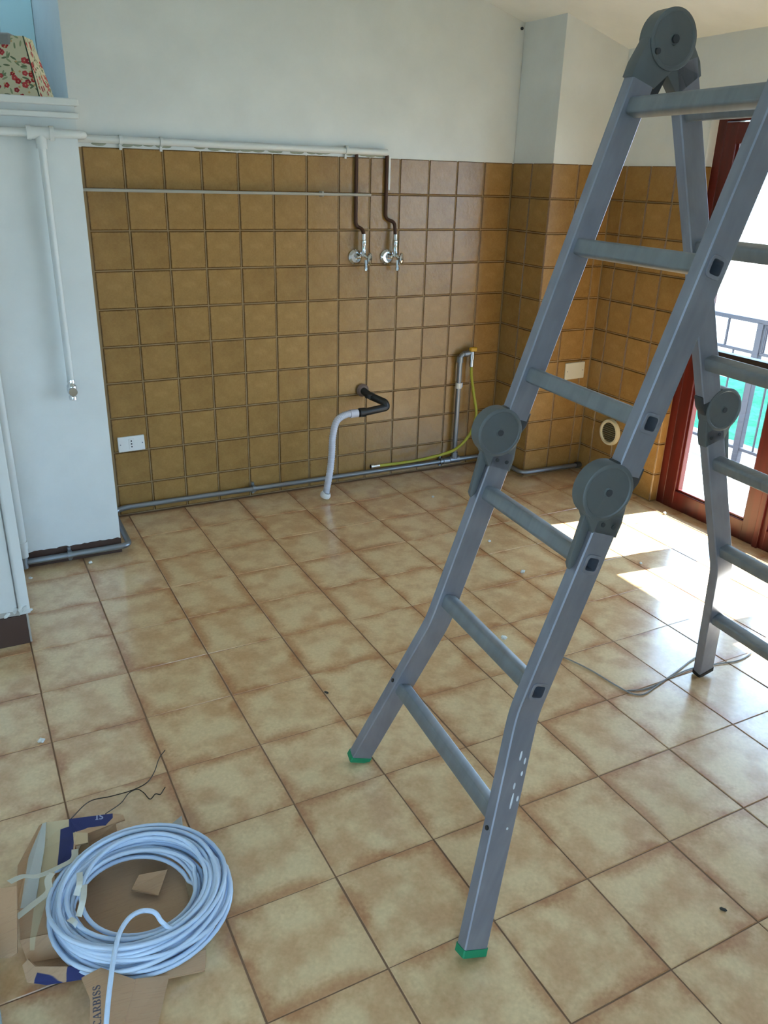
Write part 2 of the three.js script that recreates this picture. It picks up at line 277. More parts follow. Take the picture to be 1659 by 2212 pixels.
// ------------------------------------------------------------------ garden door and what lies outside
{
  const d = structure('door_1', 'dark red wooden double garden door with tall glass panes and an added unseen third leaf');
  const wt = dataTex(256, (u, v) => { const n = fbm(u * 40, v * 3, 300, 4), k = 0.75 + 0.5 * n; return [84 * k, 21 * k, 16 * k]; });
  const wood = std({ map: wt, roughness: 0.35 }), bar = std({ color: 0x1d1413, roughness: 0.5 });
  const X0 = DOORX, X1 = DOORX + 0.055, Y0 = -0.025, Y1 = 1.73;
  obj('frame', [rbox(X0 + 0.003, X1 + 0.03, Y0, Y1, 0.838, 0.888), rbox(X0 + 0.003, X1 + 0.03, Y0, Y1, 2.56, 2.597), rbox(X0 + 0.003, X1 + 0.03, Y1 - 0.04, Y1, 0.888, 2.56)], wood, d);
  obj('threshold', rbox(X0 - 0.02, X1 + 0.12, -0.06, -0.02, 0.85, 2.6), std({ color: 0x8a857a, roughness: 0.6 }), d);
  const pane = new THREE.MeshPhysicalMaterial({ color: 0xffffff, transmission: 1, thickness: 0, roughness: 0, ior: 1.5 });
  const leaves = [[0.89, 0.952, 1.35, 1.42], [1.424, 1.472, 1.93, 1.985], [1.989, 2.045, 2.49, 2.558]];  // last leaf is added out of view, to widen the sky sheen on the floor
  for (const [a, b, c, e] of leaves) {
    const l = obj('door_leaf', [rbox(X0, X1, Y0, Y1 - 0.045, a, b), rbox(X0, X1, Y0, Y1 - 0.045, c, e), rbox(X0 + 0.001, X1 - 0.001, Y0, 0.088, b - 0.004, c + 0.004), rbox(X0 + 0.001, X1 - 0.001, Y1 - 0.125, Y1 - 0.046, b - 0.004, c + 0.004)], wood, d);
    obj('glazing_bar', rbox(X0 + 0.008, X1 - 0.004, 0.742, 0.774, b - 0.002, c + 0.002, 0.003), bar, l);
    obj('pane', box(X0 + 0.026, X0 + 0.03, 0.085, 0.744, b - 0.003, c + 0.003), pane, l);
    obj('pane', box(X0 + 0.026, X0 + 0.03, 0.772, Y1 - 0.12, b - 0.003, c + 0.003), pane, l);
    obj('glazing_bead', [rbox(X0 + 0.012, X0 + 0.024, 0.086, Y1 - 0.122, b - 0.001, b + 0.01, 0.002), rbox(X0 + 0.012, X0 + 0.024, 0.086, Y1 - 0.122, c - 0.01, c + 0.001, 0.002), rbox(X0 + 0.012, X0 + 0.024, 0.086, 0.097, b, c, 0.002)], wood, l);
  }
  obj('cover_strip', rbox(X0 - 0.012, X0 + 0.001, Y0, Y1 - 0.046, 1.424, 1.45, 0.003), wood, d);
  const b = structure('floor_balcony', 'pale balcony floor outside the garden door');
  obj('slab', box(2.5, 3.75, -0.2, -0.05, -1.5, 5), std({ color: 0x7c7a78, roughness: 0.8 }), b);
  const rail = std({ color: 0x34343e, roughness: 0.5, metalness: 0.5 });
  const g = thing('balcony_railing', 'low grey metal railing with thin bars beyond the garden door', 'railing', [3.4, -0.05, 0]);
  obj('top_rail', rbox(-0.02, 0.02, 0.8, 0.825, -1.2, 4.5, 0.004), rail, g); obj('middle_rail', rbox(-0.014, 0.014, 0.632, 0.65, -1.2, 4.5, 0.004), rail, g); obj('bottom_rail', rbox(-0.014, 0.014, 0.08, 0.098, -1.2, 4.5, 0.004), rail, g);
  const barG = cyl(0.006, 0.56, V(0, 0.366, 0), 'y', 8), postG = rbox(-0.02, 0.02, 0, 0.81, -0.02, 0.02, 0.004), shortG = cyl(0.008, 0.152, V(0, 0.725, 0), 'y', 8);
  for (let z = -1.1; z < 4.4; z += 0.13) { const k = obj('bar', barG, rail, g); k.position.z = z; }
  for (let z = -1.035; z < 4.4; z += 0.26) { const k = obj('short_bar', shortG, rail, g); k.position.z = z; }
  for (const z of [-1.2, 0.49, 2.2, 3.9]) { const k = obj('post', postG, rail, g); k.position.z = z; }
  const lt = dataTex(256, (u, v) => { const n = fbm(u * 16, v * 16, 400, 5, 16), q = fbm(u * 90, v * 90, 410, 2); return [14 + n * 16 + q * 14, 48 + n * 22 + q * 18, 40 + n * 18 + q * 14]; }); lt.repeat.set(0.4, 0.4);
  const path = obj('gravel', box(7.3, 40, -0.9, -0.6, -40, 40), std({ color: 0x8f8d88, roughness: 0.9 })); path.userData = { kind: 'structure', label: 'pale gravel yard beyond the lawn', category: 'gravel' };
  const lawn = obj('lawn', box(-40, 7.3, -0.9, -0.6, -40, 40), new THREE.MeshPhysicalMaterial({ map: lt, roughness: 1, specularIntensity: 0 })); lawn.userData = { kind: 'structure', label: 'green lawn below the balcony', category: 'lawn' };
}

// ------------------------------------------------------------------ the folding ladder
{
  const PHI = 0.3164, XA = 0.593, su = Math.sin(PHI), cu = Math.cos(PHI), T = 0.03, D = 0.056, WC = 0.193;
  const L = thing('folding_ladder', 'grey aluminium folding ladder opened as an A over the tiled floor', 'ladder', [0.221, 0, 2.262], -0.0837);
  const P = (s, d, w) => V(s * su + d * cu, s * cu - d * su, w), M = V(cu, -su, 0);
  const alt = dataTex(256, (u, v) => { const n = fbm(u * 6, v * 60, 500, 4), q = fbm(u * 20, v * 20, 510, 3), k = 156 + (n - 0.5) * 10 + (q - 0.5) * 20; return [k - 4, k, k + 12]; });
  const alu = std({ map: alt, roughness: 0.5, metalness: 0.65 }), rungAlu = std({ map: alt, color: 0xf0f4ea, roughness: 0.5, metalness: 0.65 });
  const cast = std({ color: 0x6e7476, roughness: 0.55, metalness: 0.4 }), castDark = std({ color: 0x484c50, roughness: 0.5, metalness: 0.4 });
  const green = std({ color: 0x0f8a5f, roughness: 0.5 }), rubber = std({ color: 0x2b241d, roughness: 0.7 }), paint = std({ color: 0xdfe4ea, roughness: 0.6 });
  const c = 0.0025, prof = [[-T / 2 + c, -D / 2], [T / 2 - c, -D / 2], [T / 2, -D / 2 + c], [T / 2, D / 2 - c], [T / 2 - c, D / 2], [-T / 2 + c, D / 2], [-T / 2, D / 2 - c], [-T / 2, -D / 2 + c]];
  const wAt = (s) => s > 0.52 ? WC : s < 0.46 ? WC + (0.49 - s) * 0.255 : WC + 0.255 * (0.52 - s) ** 2 / 0.12;
  const lower = [0.276, 0.549, 0.826], upper = [1.105, 1.386, 1.669];
  const uvUp = (g) => { g = toCreasedNormals(g, 0.5); const p = g.attributes.position, uv = new Float32Array(p.count * 2); for (let i = 0; i < p.count; i++) { uv[2 * i] = p.getX(i) * su + p.getY(i) * cu; uv[2 * i + 1] = (p.getX(i) * cu - p.getY(i) * su) * 2 + p.getZ(i) * 2; } g.setAttribute('uv', new THREE.BufferAttribute(uv, 2)); return g; };
  const ev = new Evaluator(); ev.attributes = ['position', 'normal'];
  const roundSq = (w, r, depth) => { const g = new THREE.ExtrudeGeometry(rrect(w, w * 1.02, r), { depth, bevelEnabled: false, curveSegments: 5 }); g.deleteAttribute('uv'); g.rotateZ(-PHI); return g; };
  function bore(g, list, side) {
    let b = new Brush(g); b.updateMatrixWorld();
    for (const s of list) { const h = roundSq(0.0275, 0.007, 0.1); const p = P(s, 0, side * wAt(s) - 0.05); h.translate(p.x, p.y, p.z); const k = new Brush(h); k.updateMatrixWorld(); b = ev.evaluate(b, k, SUBTRACTION); b.updateMatrixWorld(); }
    return b.geometry;
  }
  const flip = (g0) => { if (Array.isArray(g0)) return g0.map(flip); const g = (g0.index ? g0.toNonIndexed() : g0.clone()); g.scale(-1, 1, 1); g.translate(2 * XA, 0, 0); for (const a of Object.values(g.attributes)) for (let i = 0; i < a.count; i += 3) for (let k = 0; k < a.itemSize; k++) { const t = a.getComponent(i + 1, k); a.setComponent(i + 1, k, a.getComponent(i + 2, k)); a.setComponent(i + 2, k, t); } return g; };
  const both = (name, g, m, m2 = m, pf = L, pb = L) => [obj(name, g, m, pf), obj(name, flip(g), m2, pb)];
  for (const sd of [-1, 1]) {
    const pl = []; for (const s of [0.02, 0.15, 0.3, 0.46, 0.475, 0.49, 0.505, 0.52, 0.7, 0.925]) pl.push(P(s, 0, sd * wAt(s)));
    both('stile', uvUp(bore(sweep(pl, prof, M), [0.549, 0.826], sd)), alu);
    both('stile', uvUp(bore(sweep([P(1.005, 0, sd * WC), P(1.3, 0, sd * WC), P(1.765, 0, sd * WC)], prof, M), upper, sd)), alu);
    const fp = prof.map(([a, b]) => [a * 1.1, b * 1.06]);
    both('foot_cap', toCreasedNormals(sweep([P(0.0085, 0, sd * wAt(0.0085)), P(0.024, 0, sd * wAt(0.024))], fp, M), 0.5), green, rubber);
  }
  for (const s of [...lower, ...upper]) {
    const a = wAt(s) - T / 2 + 0.001, o = rrect(0.034, 0.034, 0.009); o.holes.push(rrect(0.0285, 0.029, 0.007));
    const g = new THREE.ExtrudeGeometry(o, { depth: 2 * a, bevelEnabled: false, curveSegments: 5 }); g.rotateZ(-PHI); const p = P(s, 0, -a); g.translate(p.x, p.y, p.z);
    both('rung', uvUp(g), rungAlu);
    if (s > 0.3) for (const sd of [-1, 1]) {                     // flared lip of the rung end round its hole, outside and inside
      const lip = rrect(0.036, 0.037, 0.011); lip.holes.push(rrect(0.027, 0.0275, 0.007));
      const q = new THREE.ExtrudeGeometry(lip, { depth: 0.0015, bevelEnabled: true, bevelSize: 0.001, bevelThickness: 0.001, bevelSegments: 2, curveSegments: 5 }); q.rotateZ(-PHI);
      const w = sd * (wAt(s) + T / 2) - (sd < 0 ? 0.0015 : 0), pp = P(s, 0, w); q.translate(pp.x, pp.y, pp.z); both('rung_lip', toCreasedNormals(q, 0.6), alu);
    }
  }
  const hullPlate = (pts, th, w, bev = 0.003) => {               // convex plate in the plane of the legs, pts in (s, d)
    pts = pts.slice().sort((a, b) => a[0] - b[0] || a[1] - b[1]); const cr = (o, a, b) => (a[0] - o[0]) * (b[1] - o[1]) - (a[1] - o[1]) * (b[0] - o[0]), lo = [], up = [];
    for (const p of pts) { while (lo.length > 1 && cr(lo.at(-2), lo.at(-1), p) <= 0) lo.pop(); lo.push(p); } for (const p of pts.slice().reverse()) { while (up.length > 1 && cr(up.at(-2), up.at(-1), p) <= 0) up.pop(); up.push(p); }
    const h = [...lo.slice(0, -1), ...up.slice(0, -1)].map(([s, d]) => new THREE.Vector2(s * su + d * cu, s * cu - d * su));
    const g = new THREE.ExtrudeGeometry(new THREE.Shape(h), { depth: th - 2 * bev, bevelEnabled: true, bevelSize: bev, bevelThickness: bev, bevelSegments: 2 }); g.translate(0, 0, w - th / 2 + bev); return toCreasedNormals(g, 0.6);
  };
  const ring = (s0, d0, r, n = 28) => Array.from({ length: n }, (_, i) => [s0 + r * Math.cos(i / n * 2 * Math.PI), d0 + r * Math.sin(i / n * 2 * Math.PI)]);
  const discAt = (s, d, w, r, th) => { const p = P(s, d, w), h = th / 2; return lathe([[0.0001, -h], [r * 0.16, -h], [r * 0.18, -h + 0.002], [r * 0.84, -h + 0.002], [r * 0.88, -h], [r * 0.95, -h], [r, -h + 0.002], [r, h - 0.002], [r * 0.95, h], [r * 0.88, h], [r * 0.84, h - 0.002], [r * 0.18, h - 0.002], [r * 0.16, h], [0.0001, h]], p, 'z', 36); };
  for (const sd of [-1, 1]) {
    const w = sd * WC, hs = 0.966, hd = -0.031;
    { const [f, b] = both('hinge', hullPlate([...ring(hs, hd, 0.048), [0.888, -D / 2 + 0.002], [0.888, D / 2 + 0.001], [0.915, D / 2 + 0.001]], 0.03, w), cast);
      both('hinge_disc', discAt(hs, hd, w, 0.055, 0.037), cast, cast, f, b);
      both('hinge_collar', hullPlate([...ring(hs + 0.01, hd + 0.01, 0.042), [1.022, -D / 2 - 0.002], [1.022, D / 2 + 0.002], [0.995, D / 2 + 0.002]], 0.027, w, 0.002), castDark, castDark, f, b);
      both('pivot', cyl(0.007, 0.04, P(hs, hd, w), 'z', 14), castDark, castDark, f, b);
      both('rivet', [cyl(0.0045, 0.034, P(0.905, -0.012, w), 'z', 10), cyl(0.0045, 0.034, P(0.905, 0.014, w), 'z', 10)], castDark, castDark, f, b);
      both('lock_lever', hullPlate([[0.925, -0.052], [0.92, -0.034], [0.845, -D / 2 - 0.003], [0.815, -D / 2 - 0.004], [0.808, -D / 2 - 0.009], [0.815, -D / 2 - 0.014], [0.85, -D / 2 - 0.013]], 0.012, w, 0.002), cast, cast, f, b); }
    { const hs2 = 1.811, hd2 = 0.031, front = [...ring(hs2, hd2, 0.046), [1.72, -D / 2 - 0.001], [1.745, -D / 2 - 0.001], [1.72, D / 2 + 0.001]];
      const g = hullPlate(front, 0.032, w), h = obj('hinge', g, cast, L);
      obj('hinge_plate', hullPlate([...ring(hs2, hd2, 0.04), [1.73, -D / 2 - 0.002], [1.755, -D / 2 - 0.002], [1.71, D / 2 + 0.002]], 0.03, w).applyMatrix4(new THREE.Matrix4()), cast, h).geometry = flip(hullPlate([...ring(hs2, hd2, 0.04), [1.73, -D / 2 - 0.002], [1.755, -D / 2 - 0.002], [1.71, D / 2 + 0.002]], 0.03, w));
      obj('hinge_disc', discAt(hs2, hd2, w, 0.056, 0.041), cast, h);
      obj('pivot', cyl(0.008, 0.05, P(hs2, hd2, w), 'z', 14), castDark, h); obj('lock_pin', cyl(0.006, 0.05, P(hs2 - 0.035, hd2 - 0.03, w), 'z', 12), castDark, h);
      obj('lock_lever', hullPlate([[1.79, 0.06], [1.74, D / 2 + 0.004], [1.69, D / 2 + 0.003], [1.675, D / 2 + 0.01], [1.69, D / 2 + 0.017], [1.75, D / 2 + 0.02]], 0.014, w), castDark, h); }
  }
  for (const [s, d, len] of [[0.415, 0.004, 0.02], [0.405, 0.017, 0.014], [0.38, 0.016, 0.01], [0.355, 0.004, 0.014], [0.325, 0.006, 0.034], [0.33, 0.019, 0.012], [0.27, 0.01, 0.006]]) {     // dried drops of white paint
    const g = new THREE.SphereGeometry(1, 10, 8); g.scale(0.0025, len / 2, 0.0008); g.rotateZ(-PHI); const p = P(s, d, wAt(s) + T / 2 + 0.001); g.rotateX(-0.25); g.translate(p.x, p.y, p.z); obj('paint_drop', g, paint, L);
  }
  for (const [s, sd] of [[0.262, 1], [0.29, -1]]) { const p = P(s, -D / 2, sd * (wAt(s) + 0.001)); const g = cyl(0.005, 0.004, V(0, 0, 0), 'x', 12); g.rotateZ(-PHI); g.translate(p.x, p.y, p.z); obj('rivet', g, black, L); }
}

// ------------------------------------------------------------------ pipes and fittings on the walls
{ // galvanised pipe running low round the room
  const p = thing('floor_pipe', 'grey galvanised pipe running low along the tiled wall and round the half wall', 'pipe', [0, 0, 0]);
  const r = 0.012, y = 0.048;
  obj('pipe_run', pipe([V(-0.435, 0.034, 0.402), V(-0.035, 0.034, 0.4), V(-0.032, 0.036, 0.03), V(0.02, y, 0.026), V(COLX - 0.026, y - 0.006, 0.026), V(COLX - 0.026, 0.036, COLZ + 0.026), V(RX - 0.02, 0.03, COLZ + 0.026)], r, 0.035), steel, p);
  for (const [x, yy, z, ax] of [[-0.435, 0.034, 0.402, 'y'], [1.70, y - 0.004, 0.026, 'x']]) obj('coupling', cyl(0.017, 0.045, V(x, yy, z), ax, 16), steel, p);
  obj('end_plug', cyl(0.016, 0.03, V(RX - 0.02, 0.03, COLZ + 0.026), 'x', 14), darkSteel, p);
  for (const [x, yy, z] of [[-0.265, 0.034, 0.401], [0.62, y - 0.001, 0.026], [1.665, y - 0.004, 0.026]]) obj('pipe_clip', [lathe([[0.0125, -0.008], [0.0165, -0.008], [0.0165, 0.008], [0.0125, 0.008]], V(x, yy, z), 'x', 16), rbox(x - 0.006, x + 0.006, yy - 0.028, yy + 0.028, z - 0.022, z - 0.008, 0.002)], steel, p);
}
{ // white painted riser in the corner by the wall end
  const p = thing('painted_riser', 'white painted pipe standing in the corner beside the half wall', 'pipe', [-0.43, 0.06, 0.408]);
  obj('pipe_run', cyl(0.017, 2.5, V(0, 1.25, 0), 'y', 16), paintWhite, p); obj('collar', cyl(0.02, 0.03, V(0, 0.05, 0), 'y', 16), paintWhite, p);
}
{ // painted pipe over the half wall, running on over the tiles
  const p = thing('painted_pipe', 'white painted pipe running over the top edge of the ochre tiles', 'pipe', [0, 0, 0]);
  const y = 1.545;
  obj('pipe_run', pipe([V(-0.41, y, 0.412), V(-0.048, y, 0.41), V(-0.048, y, 0.018), V(0.05, y, 0.014), V(1.3, y - 0.004, 0.014)], 0.0135, 0.03), paintWhite, p);
  obj('drop_pipe', pipe([V(-0.185, y, 0.41), V(-0.185, 0.72, 0.41)], 0.0115), paintWhite, p);
  obj('tee', [cyl(0.019, 0.07, V(-0.185, y, 0.41), 'x', 16), cyl(0.017, 0.045, V(-0.185, y - 0.025, 0.41), 'y', 16), cyl(0.022, 0.014, V(-0.22, y, 0.41), 'x', 16), cyl(0.022, 0.014, V(-0.15, y, 0.41), 'x', 16)], paintWhite, p);
  for (const x of [0.145, 0.3, 1.1]) obj('pipe_clip', [lathe([[0.013, -0.006], [0.018, -0.006], [0.018, 0.006], [0.013, 0.006]], V(x, y, 0.014), 'x', 14), rbox(x - 0.005, x + 0.005, y - 0.035, y + 0.008, -0.002, 0.006, 0.001)], paintWhite, p);
  const v = obj('stop_valve', [lathe([[0.001, -0.06], [0.013, -0.06], [0.014, -0.048], [0.01, -0.042], [0.016, -0.034], [0.018, -0.022], [0.017, -0.008], [0.012, 0], [0.014, 0.008], [0.012, 0.014], [0.001, 0.014]], V(-0.184, 0.715, 0.412), 'y', 18)], chrome, p);
  obj('handle', [cyl(0.015, 0.014, V(-0.184, 0.69, 0.437), 'z', 14), cyl(0.006, 0.02, V(-0.184, 0.69, 0.425), 'z', 10)], chrome, v);
  // crumbled filler between pipe and tiles
  const fg = []; for (let i = 0; i < 46; i++) { const g = new THREE.IcosahedronGeometry(0.006 + R() * 0.005, 1); g.scale(2.6, 0.8, 0.6); g.translate(R() * 1.28, 1.527 + R() * 0.006, 0.0); fg.push(g); }
  obj('filler', fg, std({ color: 0x9aa08f, roughness: 0.95 }), p);
}
function waterTap(x, yb, xt, yt, label) {
  const t = thing('water_tap', label, 'tap', [xt, yt, 0.035]), q = (a, b, c) => V(a - xt, b - yt, c - 0.035);
  obj('supply_pipe', pipe([q(x, 1.53, 0.01), q(x, yb, 0.01), q(xt, yb - 0.012, 0.024), q(xt, yt + 0.075, 0.034)], 0.008, 0.02, 10), copperDark, t);
  obj('valve_body', lathe([[0.001, -0.012], [0.012, -0.012], [0.014, 0], [0.011, 0.01], [0.0095, 0.03], [0.0125, 0.04], [0.0125, 0.056], [0.009, 0.06], [0.009, 0.085], [0.001, 0.085]], V(0, 0, 0), 'y', 18), chrome, t);
  obj('wall_flange', lathe([[0.001, 0.004], [0.034, 0.004], [0.034, 0.006], [0.024, 0.016], [0.01, 0.016], [0.001, 0.016]], V(-0.026, -0.018, -0.036), 'z', 24), chrome, t);
  obj('wall_stub', pipe([V(-0.026, -0.018, -0.028), V(-0.022, -0.016, 0.0), V(0, -0.002, 0)], 0.008, 0.01), chrome, t);
  const wheel = new THREE.LatheGeometry([[0.001, -0.009], [0.02, -0.009], [0.027, -0.006], [0.029, 0], [0.027, 0.006], [0.02, 0.009], [0.001, 0.011]].map(([a, b]) => new THREE.Vector2(a, b)), 16); wheel.rotateZ(-Math.PI / 2); wheel.rotateY(-0.5); wheel.translate(0.018, -0.022, 0.03);
  const h = obj('handle', toCreasedNormals(wheel, 0.6), chrome, t); obj('stem', pipe([V(0, -0.004, 0), V(0.012, -0.02, 0.024)], 0.008), chrome, h);
  obj('outlet', lathe([[0.001, -0.058], [0.009, -0.058], [0.01, -0.046], [0.008, -0.04], [0.008, -0.01], [0.001, -0.01]], V(0.012, -0.018, 0.006), 'y', 16), chrome, t);
}
waterTap(1.151, 1.232, 1.18, 1.115, 'chrome stop tap on a dark pipe behind the end of the grey rail');
waterTap(1.302, 1.262, 1.343, 1.112, 'chrome stop tap on a dark bent pipe beside a white strip');
tag(obj('plastic_strip', rbox(1.312, 1.322, 1.385, 1.525, 0.002, 0.01, 0.002), whitePlastic), 'narrow white plastic strip beside the second dark water pipe', 'strip');
{ const p = thing('grey_rail', 'thin grey rail fixed level across the ochre tiles', 'rail', [0, 1.366, 0.0]);
  obj('rail_bar', sweep([V(-0.025, 0, 0.026), V(1.215, -0.002, 0.026)], [[-0.009, -0.006], [0.009, -0.006], [0.009, 0.003], [0.006, 0.006], [-0.006, 0.006], [-0.009, 0.003]], V(0, 1, 0)), std({ color: 0xaaa79c, roughness: 0.5 }), p);
  obj('joint_cap', rbox(0.975, 0.985, -0.012, 0.01, 0.001, 0.0345, 0.002), std({ color: 0x9a978c, roughness: 0.5 }), p); }
{ const s = thing('power_socket', 'white wall socket with three dark holes low on the ochre tiles', 'socket', [0.078, 0.333, 0.0]);
  obj('plate', rbox(-0.057, 0.057, -0.034, 0.034, 0.0005, 0.009, 0.003), whitePlastic, s); obj('module', rbox(-0.012, 0.012, -0.023, 0.023, 0.006, 0.0105, 0.002), whitePlastic, s);
  for (const y of [-0.013, 0, 0.013]) obj('pin_hole', cyl(0.0032, 0.002, V(0, y, 0.0106), 'z', 12), black, s);
  for (const x of [-0.047, 0.047]) obj('screw', cyl(0.0028, 0.002, V(x, 0, 0.0092), 'z', 10), steel, s);
  s.rotation.z = 0.015; }
{ const s = thing('cover_plate', 'blank ivory cover plate on the tiled column', 'cover plate', [2.264, 0.546, COLZ]); obj('plate', rbox(-0.062, 0.062, -0.043, 0.043, 0.0005, 0.01, 0.004), ivory, s); obj('screw', [cyl(0.003, 0.002, V(-0.05, 0, 0.0102), 'z', 8), cyl(0.003, 0.002, V(0.05, 0, 0.0102), 'z', 8)], steel, s); s.rotation.z = 0.02; }
{ const s = thing('air_vent', 'round cream air vent with a dark grille on the door wall tiles', 'vent', [RX, 0.266, 0.525]);
  obj('ring', lathe([[0.05, -0.014], [0.055, -0.02], [0.064, -0.018], [0.068, -0.008], [0.068, -0.001], [0.05, -0.001]], V(0, 0, 0), 'x', 36), std({ color: 0xd8cfae, roughness: 0.5 }), s);
  obj('grille_back', cyl(0.051, 0.004, V(-0.004, 0, 0), 'x', 30), std({ color: 0x56503a, roughness: 0.7 }), s);
  const slat = std({ color: 0x7a7052, roughness: 0.6 }); for (let i = -4; i <= 4; i++) { const hz = Math.sqrt(0.05 ** 2 - (i * 0.0105) ** 2); const g = rbox(-0.013, -0.005, i * 0.0105 - 0.002, i * 0.0105 + 0.002, -hz, hz, 0.001); obj('slat', g, slat, s); } }
{ // sink drain
  const d = thing('sink_drain', 'black plastic drain elbow with a drooping white waste hose', 'drain pipe', [1.2, 0.47, 0]); const q = (x, y, z) => V(x - 1.2, y - 0.47, z);
  obj('wall_collar', lathe([[0.001, 0.001], [0.03, 0.001], [0.032, 0.012], [0.024, 0.02], [0.001, 0.02]], V(0, 0, 0), 'z', 22), std({ color: 0x6d5a50, roughness: 0.6 }), d);
  obj('elbow', [pipe([q(1.2, 0.47, 0.012), q(1.215, 0.452, 0.05), q(1.27, 0.428, 0.12), q(1.275, 0.405, 0.125), q(1.15, 0.398, 0.14), q(1.115, 0.398, 0.14)], 0.018, 0.03), cyl(0.022, 0.03, q(1.135, 0.398, 0.14), 'x', 16), lathe([[0.018, -0.012], [0.023, -0.01], [0.023, 0.01], [0.018, 0.012]], q(1.218, 0.452, 0.052), 'y', 16)], black, d);
  const hp = spline([q(1.11, 0.398, 0.14), q(1.05, 0.398, 0.145), q(1.0, 0.375, 0.15), q(0.975, 0.3, 0.155), q(0.968, 0.22, 0.16), q(0.955, 0.14, 0.17), q(0.928, 0.05, 0.19), q(0.922, 0.035, 0.195)], 150);
  const rib = []; { const n = hp.length, prof = []; const g = sweep(hp, circle(0.016, 14)); const pa = g.attributes.position; for (let i = 0; i < n; i++) { const k = 1 + 0.07 * (i % 3 === 0 ? 1 : i % 3 === 1 ? 0 : -0.6); for (let j = 0; j < 14; j++) { const t = i * 14 + j; pa.setXYZ(t, mix(hp[i].x, pa.getX(t), k), mix(hp[i].y, pa.getY(t), k), mix(hp[i].z, pa.getZ(t), k)); } } g.computeVertexNormals(); rib.push(g); }
  obj('waste_hose', rib, hosePlastic, d); obj('hose_sleeve', cyl(0.02, 0.04, q(1.09, 0.398, 0.142), 'x', 16), hosePlastic, d);
  const nut = new THREE.LatheGeometry([[0.016, -0.012], [0.024, -0.012], [0.026, 0], [0.021, 0.012], [0.016, 0.014], [0.016, -0.012]].map(([a, b]) => new THREE.Vector2(a, b)), 20); nut.rotateX(0.25); nut.rotateZ(-0.25); nut.translate(...q(0.92, 0.03, 0.196)); obj('end_nut', nut, whitePlastic, d);
}
{ // gas riser
  const g = thing('gas_riser', 'grey upright gas pipe with a yellow valve handle beside the column', 'gas pipe', [1.745, 0.048, 0.03]); const q = (x, y, z) => V(x - 1.745, y - 0.048, z - 0.03);
  obj('riser_pipe', pipe([q(1.745, 0.06, 0.03), q(1.745, 0.612, 0.03), q(1.8, 0.615, 0.034)], 0.0125, 0.03), steel, g);
  obj('tee', [cyl(0.018, 0.06, q(1.745, 0.046, 0.028), 'x', 16), cyl(0.018, 0.035, q(1.745, 0.07, 0.03), 'y', 16)], steel, g);
  obj('elbow', [cyl(0.017, 0.03, q(1.745, 0.585, 0.03), 'y', 16), cyl(0.016, 0.025, q(1.775, 0.613, 0.032), 'x', 14)], steel, g);
  obj('label_band', cyl(0.0165, 0.028, q(1.745, 0.45, 0.03), 'y', 16), whitePlastic, g); obj('wall_clip', rbox(0.012, 0.03, 0.388, 0.414, -0.03, -0.004, 0.003), steel, g);
  const v = obj('valve_body', [cyl(0.014, 0.04, q(1.812, 0.604, 0.036), 'y', 16), cyl(0.012, 0.05, q(1.812, 0.57, 0.036), 'y', 12)], chrome, g); obj('valve_handle', rbox(1.796 - 1.745, 1.836 - 1.745, 0.622 - 0.048, 0.645 - 0.048, -0.006, 0.018, 0.007), valveYellow, v);
  const h = thing('gas_hose', 'thin yellow green gas hose drooping from the valve to the floor pipe', 'hose', [1.812, 0.545, 0.036]); const e = (x, y, z) => V(x - 1.812, y - 0.545, z - 0.036);
  obj('hose', tube(spline([e(1.812, 0.544, 0.036), e(1.815, 0.5, 0.038), e(1.83, 0.4, 0.05), e(1.84, 0.3, 0.07), e(1.81, 0.2, 0.075), e(1.73, 0.12, 0.07), e(1.6, 0.09, 0.06), e(1.45, 0.077, 0.05), e(1.29, 0.076, 0.04)], 70), 0.0075, 10), gasYellow, h);
  obj('end_fitting', [cyl(0.009, 0.05, e(1.265, 0.076, 0.037), 'x', 12), cyl(0.012, 0.016, e(1.248, 0.076, 0.036), 'x', 6)], chrome, h);
}
